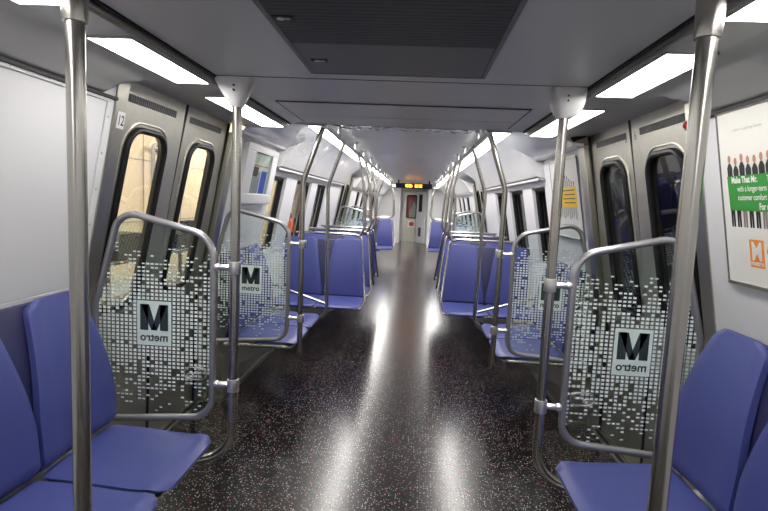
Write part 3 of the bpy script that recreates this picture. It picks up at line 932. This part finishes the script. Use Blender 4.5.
# ------------------------------------------------------------------ posters, map, labels
def quad(a0, a1, b0, b1): return [(a0, b0), (a1, b0), (a1, b1), (a0, b1)]
# right, nearest: people poster.  Reads towards the camera (x -> -Y)
s = 1
t = thing('advert_poster', (1.22, 1.55, 1.27), 'white poster of people holding a green banner, nearest on the right wall', 'poster')
wm = wall_map(1, 0.004)
A, B = 1.12, 1.985
Bb = MB().polymap(quad(A, B, 1.272, 1.868), wm, 0.006); sheet = Bb.build('sheet', M['poster'], t, smooth=False)
for q in (quad(A, B + .006, 1.868, 1.882), quad(A, B + .006, 1.258, 1.272)): g = MB().polymap(q, wm, 0.012); g.build('clip_strip', M['steel'], t, smooth=False, bevel=0.002)
g = MB(); g.polymap(quad(B, B + .008, 1.258, 1.882), wm, 0.008); g.build('edge_strip', M['grille_panel'], t, smooth=False)
wp = wall_map(1, 0.0106)
hd, bd, lg = MB(), MB(), MB()
for k in range(20):
    yc = 1.932 - 0.034 * k
    rr_ = random.Random(k)
    h_ = rr_.uniform(-0.006, 0.008)
    hd.polymap([(yc + 0.0085 * math.cos(a), 1.702 + h_ + 0.014 * math.sin(a)) for a in [2 * PI * q / 12 for q in range(12)]], wp)
    bd.polymap([(yc - 0.014, 1.615), (yc + 0.014, 1.615), (yc + 0.015, 1.672 + h_), (yc + 0.005, 1.688 + h_), (yc - 0.005, 1.688 + h_), (yc - 0.015, 1.672 + h_)], wp)
    pk = MB()
    (pk if k in (2, 5, 9) else lg).polymap([(yc - 0.011, 1.470), (yc - 0.002, 1.470), (yc, 1.52), (yc + 0.002, 1.470), (yc + 0.011, 1.470), (yc + 0.012, 1.56), (yc - 0.012, 1.56)], wp)
    if k in (2, 5, 9): pk.build('printed_skirt', M['khaki'], sheet, smooth=False)
    else: pk.bm.free()
hd.build('printed_heads', M['skin'], sheet, smooth=False); bd.build('printed_jackets', M['black'], sheet, smooth=False); lg.build('printed_trousers', M['black'], sheet, smooth=False)
wq = wall_map(1, 0.0112)
gq = MB().polymap([(1.950, 1.648), (1.945, 1.528), (1.12, 1.515), (1.12, 1.655)], wq, 0.0004); gq = gq.build('green_banner', M['green'], sheet, smooth=False)
wt = wall_map(1, 0.0122)
fn = lambda a, b: wt(1.925 - a, b + 0.012)
text_mesh('banner_text', M['label'], gq, fn, [('Make That Mr.', 0.030, 0.0012, 0.0, 1.612, 'LEFT', 0.78), ('To improve', 0.028, 0.0003, 0.185, 1.612, 'LEFT', 0.8),
    ('with a longer-term vision', 0.028, 0.0003, 0.03, 1.582, 'LEFT', 0.72), ('customer comfort and', 0.028, 0.0003, 0.03, 1.552, 'LEFT', 0.72), ('For details, go to', 0.031, 0.0012, 0.14, 1.520, 'LEFT', 0.72)])
g = MB()
g.polymap(quad(1.78, 1.855, 1.335, 1.430), wp); lgm = g.build('orange_logo', M['orange'], sheet, smooth=False)
text_mesh('logo_letter', M['poster'], lgm, lambda a, b: wq(1.8175 - a, b), [('M', 0.084, 0.003, 0, 1.362, 'CENTER', 0.85), ('metro', 0.024, 0.0008, 0, 1.342, 'CENTER', 1.1)])
text_mesh('logo_words', M['orange'], sheet, lambda a, b: wp(1.765 - a, b), [('forward', 0.09, 0.004, 0.0, 1.358, 'LEFT', 0.85)])
text_mesh('small_print', M['pgrey'], sheet, lambda a, b: wp(1.90 - a, b), [('metro is getting better', 0.014, 0.0, 0, 1.80, 'LEFT', 1.2)])

# right, past the doors: poster with yellow sticker
t = thing('advert_poster', (1.22, 3.98, 1.29), 'narrow-looking white poster with a yellow block, past the first right doors', 'poster')
A, B = 3.66, 4.36
sheet = MB().polymap(quad(A, B, 1.30, 1.868), wm, 0.006).build('sheet', M['poster'], t, smooth=False)
for q in (quad(A, B, 1.868, 1.880), quad(A, B, 1.288, 1.30)): MB().polymap(q, wm, 0.012).build('clip_strip', M['steel'], t, smooth=False)
for q in (quad(A - .008, A, 1.288, 1.88), quad(B, B + .008, 1.288, 1.88)): MB().polymap(q, wm, 0.008).build('edge_strip', M['grille_panel'], t, smooth=False)
hd, bd = MB(), MB()
for k in range(10):
    yc = 4.22 - 0.05 * k
    h_ = 0.055 * math.exp(-((k - 5) / 2.2) ** 2)
    bd.polymap([(yc - 0.02, 1.44 + 0.02 * (k % 3)), (yc + 0.02, 1.44), (yc + 0.019, 1.68 + h_), (yc - 0.019, 1.68 + h_)], wp)
    hd.polymap([(yc + 0.012 * math.cos(a), 1.695 + h_ + 0.016 * math.sin(a)) for a in [2 * PI * q / 10 for q in range(10)]], wp)
bd.build('printed_figures', M['pgrey'], sheet, smooth=False); hd.build('printed_heads', M['black'], sheet, smooth=False)
yq = MB().polymap(quad(3.72, 4.10, 1.525, 1.675), wq, 0.0004).build('yellow_block', M['yellow'], sheet, smooth=False)
g = MB()
for k in range(4): g.polymap(quad(3.76, 4.06 - 0.03 * (k % 2), 1.645 - k * 0.030, 1.653 - k * 0.030), wt)
g.build('text_line', M['black'], yq, smooth=False)

# left, past the doors: raised white frame with the map notice
t = thing('map_case', (-1.22, 4.1, 1.44), 'thick white wall case holding a notice, past the first left doors', 'notice')
wl = wall_map(-1, 0.0)
A, B, z0, z1 = 3.74, 4.55, 1.44, 1.895
g = MB()
for q in (quad(A, B, z0, 1.52), quad(A, B, 1.845, z1), quad(A, 3.94, 1.52, 1.845), quad(4.40, B, 1.52, 1.845)): g.polymap(q, wl, 0.045)
g.build('case_frame', M['wall'], t, smooth=False, bevel=0.006)
sh = MB().polymap(quad(3.94, 4.40, 1.52, 1.845), wl, 0.022).build('notice_sheet', M['poster'], t, smooth=False)
wn_ = wall_map(-1, 0.0226)
MB().polymap(quad(4.22, 4.37, 1.525, 1.71), wn_).build('blue_block', M['pblue'], sh, smooth=False)
MB().polymap(quad(3.97, 4.19, 1.525, 1.70), wn_).build('photo_block', M['pgrey'], sh, smooth=False)
g = MB()
MB().polymap(quad(4.00, 4.13, 1.66, 1.735), wall_map(-1, 0.0232)).build('photo', M['black'], sh, smooth=False)
g.polymap(quad(3.96, 4.38, 1.742, 1.752), wn_); g.build('red_line', M['pred'], sh, smooth=False)
g = MB()
for k in range(5): g.polymap(quad(4.0 + 0.02 * k, 4.2 + 0.03 * k, 1.775 + k * 0.012, 1.779 + k * 0.012), wn_)
g.build('map_line', M['pgrey'], sh, smooth=False)
MB().polymap(quad(3.94, 4.40, 1.52, 1.845), wall_map(-1, 0.03), 0.003).build('cover_glass', M['screen_glass'], t, smooth=False)

# door number stickers, indicator lamp
def jm(s): return lambda y, z, off=0: Vector((s * (wx(z) - 0.0068 - off), y, z))
t = thing('number_sticker', (-1.19, 2.17, 1.76), 'small white sticker reading 12 on the first left door post', 'sticker')
st = MB().polymap(quad(2.152, 2.208, 1.765, 1.835), jm(-1), 0.0008).build('sticker_face', M['label'], t, smooth=False)
text_mesh('sticker_number', M['black'], st, lambda a, b: jm(-1)(2.180 + a, b, 0.0014), [('12', 0.060, 0.001, 0, 1.779, 'CENTER', 0.78)])
t = thing('number_sticker', (1.19, 2.17, 1.76), 'small pale sticker reading 6 on the first right door post', 'sticker')
st = MB().polymap(quad(2.165, 2.21, 1.745, 1.81), jm(1), 0.0008).build('sticker_face', M['label'], t, smooth=False)
text_mesh('sticker_number', M['black'], st, lambda a, b: jm(1)(2.187 - a, b, 0.0014), [('6', 0.055, 0.001, 0, 1.757, 'CENTER', 0.9)])
t = thing('indicator_lamp', (1.18, 2.17, 1.86), 'red indicator lamp high on the first right door post', 'lamp')
c = jm(1)(2.188, 1.865)
MB().cyl(c, c + Vector((-.006, 0, 0)), 0.022, 18).build('bezel', M['black'], t)
g = MB(); g.loft([[c + Vector((-.006 - .016 * math.sin(q), math.cos(q) * .016 * math.cos(a), math.cos(q) * .016 * math.sin(a))) for a in [2 * PI * i / 14 for i in range(14)]] for q in (0, .4, .8, 1.2, 1.5)])
g.build('lens', M['redlamp'], t)
dm1 = door_map(1, 0.001)
for num, y in (('6', 2.80), ('5', 2.92)):
    t = thing('number_marking', (1.22, y, 1.89), 'dark number marked at the top of the %s leaf of the first right doors' % ('nearer' if num == '6' else 'farther'), 'marking')
    text_mesh('marking', M['black'], t, lambda a, b, y=y: dm1(y - a, b), [(num, 0.06, 0.0, 0, 1.885, 'CENTER', 0.9)])

# ------------------------------------------------------------------ outside
og = MB().box(-14, -1.7, -4, 40, -1.1, -1.0); og.build('ground_shop', M['concrete'], smooth=False, kind='structure')
MB().box(1.7, 14, -4, 40, -1.1, -1.0).build('ground_yard', M['night'], smooth=False, kind='structure')
g = MB(); g.box(-8.1, -8.0, -4, 40, -1.0, 6); g.build('wall_shop', M['beige'], smooth=False, kind='structure')
g = MB()
for k in range(16): g.box(-7.998, -7.99, -2 + k * 2.4, -1.97 + k * 2.4, -1, 6)
for z in (0.6, 2.4): g.box(-7.998, -7.99, -4, 40, z, z + .03)
trim(g, M['pipe'], smooth=False)
g = MB().box(2.6, 2.7, -4, 30, -1, 5); g.build('wall_tunnel', M['night'], smooth=False, kind='structure')
for k, (y, z1_) in enumerate(((6.2, 3.2), (10.5, 3.6), (19, 3.4))):
    t = thing('shop_cabinet', (-7.6, y, -1.0), ('grey equipment cabinet against the beige shop wall, nearest one', 'grey equipment cabinet against the beige shop wall, middle one', 'grey equipment cabinet against the beige shop wall, farthest one')[k], 'cabinet', 'equipment cabinets along the shop wall')
    MB().box(-7.95, -7.3, y - 0.6, y + 0.6, -1.0, 0.9).build('cabinet_body', M['pipe'], t, smooth=False, bevel=0.02)
    g = MB(); g.box(-7.3, -7.285, y - 0.55, y - 0.01, -0.9, 0.85); g.build('cabinet_door', M['concrete'], t, smooth=False)
    g = MB(); g.box(-7.3, -7.285, y + 0.01, y + 0.55, -0.9, 0.85); g.build('cabinet_door', M['concrete'], t, smooth=False)
for k, y in enumerate((4.4, 8.4, 15.0)):
    g = MB(); g.tube(fillet([(-7.8, y, -1), (-7.8, y, 2.9), (-7.8, y + 1.4, 2.9), (-7.8, y + 1.4, 6)], 0.15), 0.06, 10)
    tag(g.build('wall_pipe', M['pipe']), ('bent grey pipe on the beige shop wall, nearest', 'bent grey pipe on the beige shop wall, second', 'bent grey pipe on the beige shop wall, farthest')[k], 'pipe', 'pipes on the shop wall')

# long parts rack outside the first left doors, dark bins on it
t = thing('parts_rack', (-5.0, 9.0, -1.0), 'low steel parts rack in the shop outside the first left doors', 'rack')
for y in (5.2, 7.7, 10.2, 12.8):
    for x in (-5.3, -4.7): MB().box(x - .03, x + .03, y - .03, y + .03, -1.0, 0.35).build('rack_post', M['pipe'], t, smooth=False)
for z in (-0.5, 0.3): MB().box(-5.35, -4.65, 5.15, 12.85, z, z + .04).build('shelf', M['pipe'], t, smooth=False)
rb = random.Random(5)
yb_ = 5.3; kk = 0
names = ('dark bin first on the parts rack', 'dark bin second on the parts rack', 'dark bin third on the parts rack', 'dark bin fourth on the parts rack', 'dark bin fifth on the parts rack', 'dark bin sixth on the parts rack', 'dark bin seventh on the parts rack', 'dark bin eighth on the parts rack', 'dark bin ninth on the parts rack', 'dark bin last on the parts rack')
while yb_ < 12.2 and kk < 10:
    L_ = rb.uniform(.45, .75); h_ = rb.uniform(.25, .55)
    g = MB(); rings = []
    for z, q in ((0.34, .85), (0.34 + h_, 1.0), (0.34 + h_, .93), (0.40, .8)):
        rings.append([Vector((-5.0 + a * .30 * q, yb_ + L_ / 2 + b * L_ * .46 * q, z)) for a, b in ((-1, -1), (1, -1), (1, 1), (-1, 1))])
    g.loft(rings)
    tag(g.build('parts_bin', [M['jacket'], M['concrete'], M['pipe']][kk % 3], smooth=False), names[kk].replace('dark', ('navy', 'brownish', 'grey')[kk % 3]), 'bin', 'bins on the parts rack')
    yb_ += L_ + .06; kk += 1

# worker outside, seen small through the second left window
def person(px, py, pz):
    t = thing('person', (px, py, pz), 'person in an orange vest and pale hard hat standing outside the second left window', 'person')
    J = {'pel': (0, 0, .95), 'spi': (0, 0.01, 1.15), 'che': (0, 0, 1.36), 'nec': (0, 0, 1.50), 'hd': (0, -.02, 1.60), 'top': (0, -.01, 1.72)}
    vs, es, rad = [], [], []
    idx = {}
    def v(n, p, r): idx[n] = len(vs); vs.append((p[0] + px, p[1] + py, p[2] + pz)); rad.append(r)
    v('pel', J['pel'], (.15, .11)); v('spi', J['spi'], (.14, .10)); v('che', J['che'], (.17, .11)); v('nec', J['nec'], (.055, .055)); v('hd', J['hd'], (.085, .095)); v('top', J['top'], (.07, .08))
    for a, b in (('pel', 'spi'), ('spi', 'che'), ('che', 'nec'), ('nec', 'hd'), ('hd', 'top')): es.append((idx[a], idx[b]))
    for q, n in ((-1, 'l'), (1, 'r')):
        v('sh' + n, (q * .19, 0, 1.42), (.06, .06)); v('el' + n, (q * .25, -.03, 1.14), (.045, .045)); v('wr' + n, (q * .22, -.17, .95), (.03, .03)); v('ha' + n, (q * .20, -.24, .90), (.035, .025))
        v('hi' + n, (q * .10, 0, .88), (.09, .09)); v('kn' + n, (q * .12, -.02, .49), (.06, .065)); v('an' + n, (q * .13, .02, .09), (.042, .045)); v('to' + n, (q * .15, -.14, .04), (.045, .035))
        for a, b in (('che', 'sh'), ('sh', 'el'), ('el', 'wr'), ('wr', 'ha'), ('pel', 'hi'), ('hi', 'kn'), ('kn', 'an'), ('an', 'to')):
            es.append((idx[a if a in ('che', 'pel') else a + n], idx[b + n]))
    me = bpy.data.meshes.new('body'); me.from_pydata([(x - px, y - py, z - pz) for x, y, z in vs], es, [])
    o = bpy.data.objects.new('body', me); col.objects.link(o); o.parent = t
    m = o.modifiers.new('skin', 'SKIN'); m.use_smooth_shade = True
    for i, r in enumerate(rad): me.skin_vertices[0].data[i].radius = r
    me.skin_vertices[0].data[0].use_root = True
    o.modifiers.new('sub', 'SUBSURF').levels = 1
    me.materials.append(M['jacket'])
    g = MB(); rings = []
    for z, rx, ry in ((.92, .185, .145), (1.1, .175, .135), (1.3, .205, .145), (1.44, .17, .11), (1.48, .09, .08)):
        rings.append([Vector((px + rx * math.cos(a), py + ry * math.sin(a), pz + z)) for a in [2 * PI * k / 18 for k in range(18)]])
    g.loft(rings).build('vest', M['vest'], t)
    g = MB(); rings = []
    for z, r in ((1.655, .13), (1.662, .105), (1.72, .1), (1.77, .06), (1.785, .01)):
        rings.append([Vector((px + r * math.cos(a), py - .01 + r * 1.1 * math.sin(a), pz + z)) for a in [2 * PI * k / 18 for k in range(18)]])
    g.loft(rings).build('hard_hat', M['hat'], t)
    rings = [[Vector((px + r * .8 * math.cos(a), py - .045 + r * math.sin(a), pz + z)) for a in [2 * PI * k / 14 for k in range(14)]] for z, r in ((1.53, .05), (1.57, .078), (1.62, .09), (1.656, .088))]
    MB().loft(rings).build('face', M['skin'], t)
person(-4.62, 19.0, -1.0 + 0.3)
tag(MB().box(-5.6, -3.8, 18.2, 20.2, -1.0, -0.7).build('work_platform', M['pipe'], smooth=False, bevel=0.02), 'low grey work platform under the person outside', 'platform')

# ------------------------------------------------------------------ lighting
def area(name, loc, rot, sx, sy, e, c=(1, 1, 1)):
    d = bpy.data.lights.new(name, 'AREA'); d.shape = 'RECTANGLE'; d.size = sx; d.size_y = sy; d.energy = e; d.color = c
    o = bpy.data.objects.new(name, d); col.objects.link(o); o.location = loc; o.rotation_euler = rot
    return o
for k, y in enumerate((3.5, 11, 19, 27)):
    area('shop_lamp', (-4.8, y, 5.2), Euler((0, math.radians(35), 0)), 1.5, 3.0, 300, (1, .93, .8))
w = bpy.data.worlds.new('world'); sc.world = w; w.use_nodes = True
w.node_tree.nodes['Background'].inputs[0].default_value = (0.05, 0.06, 0.08, 1)
w.node_tree.nodes['Background'].inputs[1].default_value = 0.3

# ------------------------------------------------------------------ camera
F, yaw, pitch, roll, cx, cz = 512.0, 0.0589864, 0.1034438, -0.0456664, 0.1003, 1.5
def ray(a, b):
    cr, sr = math.cos(roll), math.sin(roll); a, b = cr * a - sr * b, sr * a + cr * b
    x, y, z = a, 1.0, -b
    cp, sp = math.cos(pitch), math.sin(pitch); y, z = cp * y + sp * z, -sp * y + cp * z
    cy, sy = math.cos(yaw), math.sin(yaw)
    return Vector((cy * x - sy * y, sy * x + cy * y, z))
f0 = ray(0, 0).normalized(); r0 = (ray(1, 0) - ray(0, 0)).normalized(); u0 = (ray(0, -1) - ray(0, 0)).normalized()
cam = bpy.data.cameras.new('camera'); co = bpy.data.objects.new('camera', cam); col.objects.link(co)
cam.sensor_width = 36; cam.lens = F / 768 * 36; cam.clip_start = 0.02
mw = Matrix((r0, u0, -f0)).transposed().to_4x4(); mw.translation = Vector((cx, 0, cz)); co.matrix_world = mw
sc.camera = co
sc.view_settings.view_transform = 'Standard'; sc.view_settings.look = 'None'; sc.view_settings.gamma = 1; sc.view_settings.use_curve_mapping = False
sc.view_settings.exposure = 1.35
sc.cycles.max_bounces = 10; sc.cycles.transparent_max_bounces = 24; sc.cycles.diffuse_bounces = 5; sc.cycles.glossy_bounces = 4
sc.cycles.sample_clamp_indirect = 6
sc.cycles.use_denoising = True
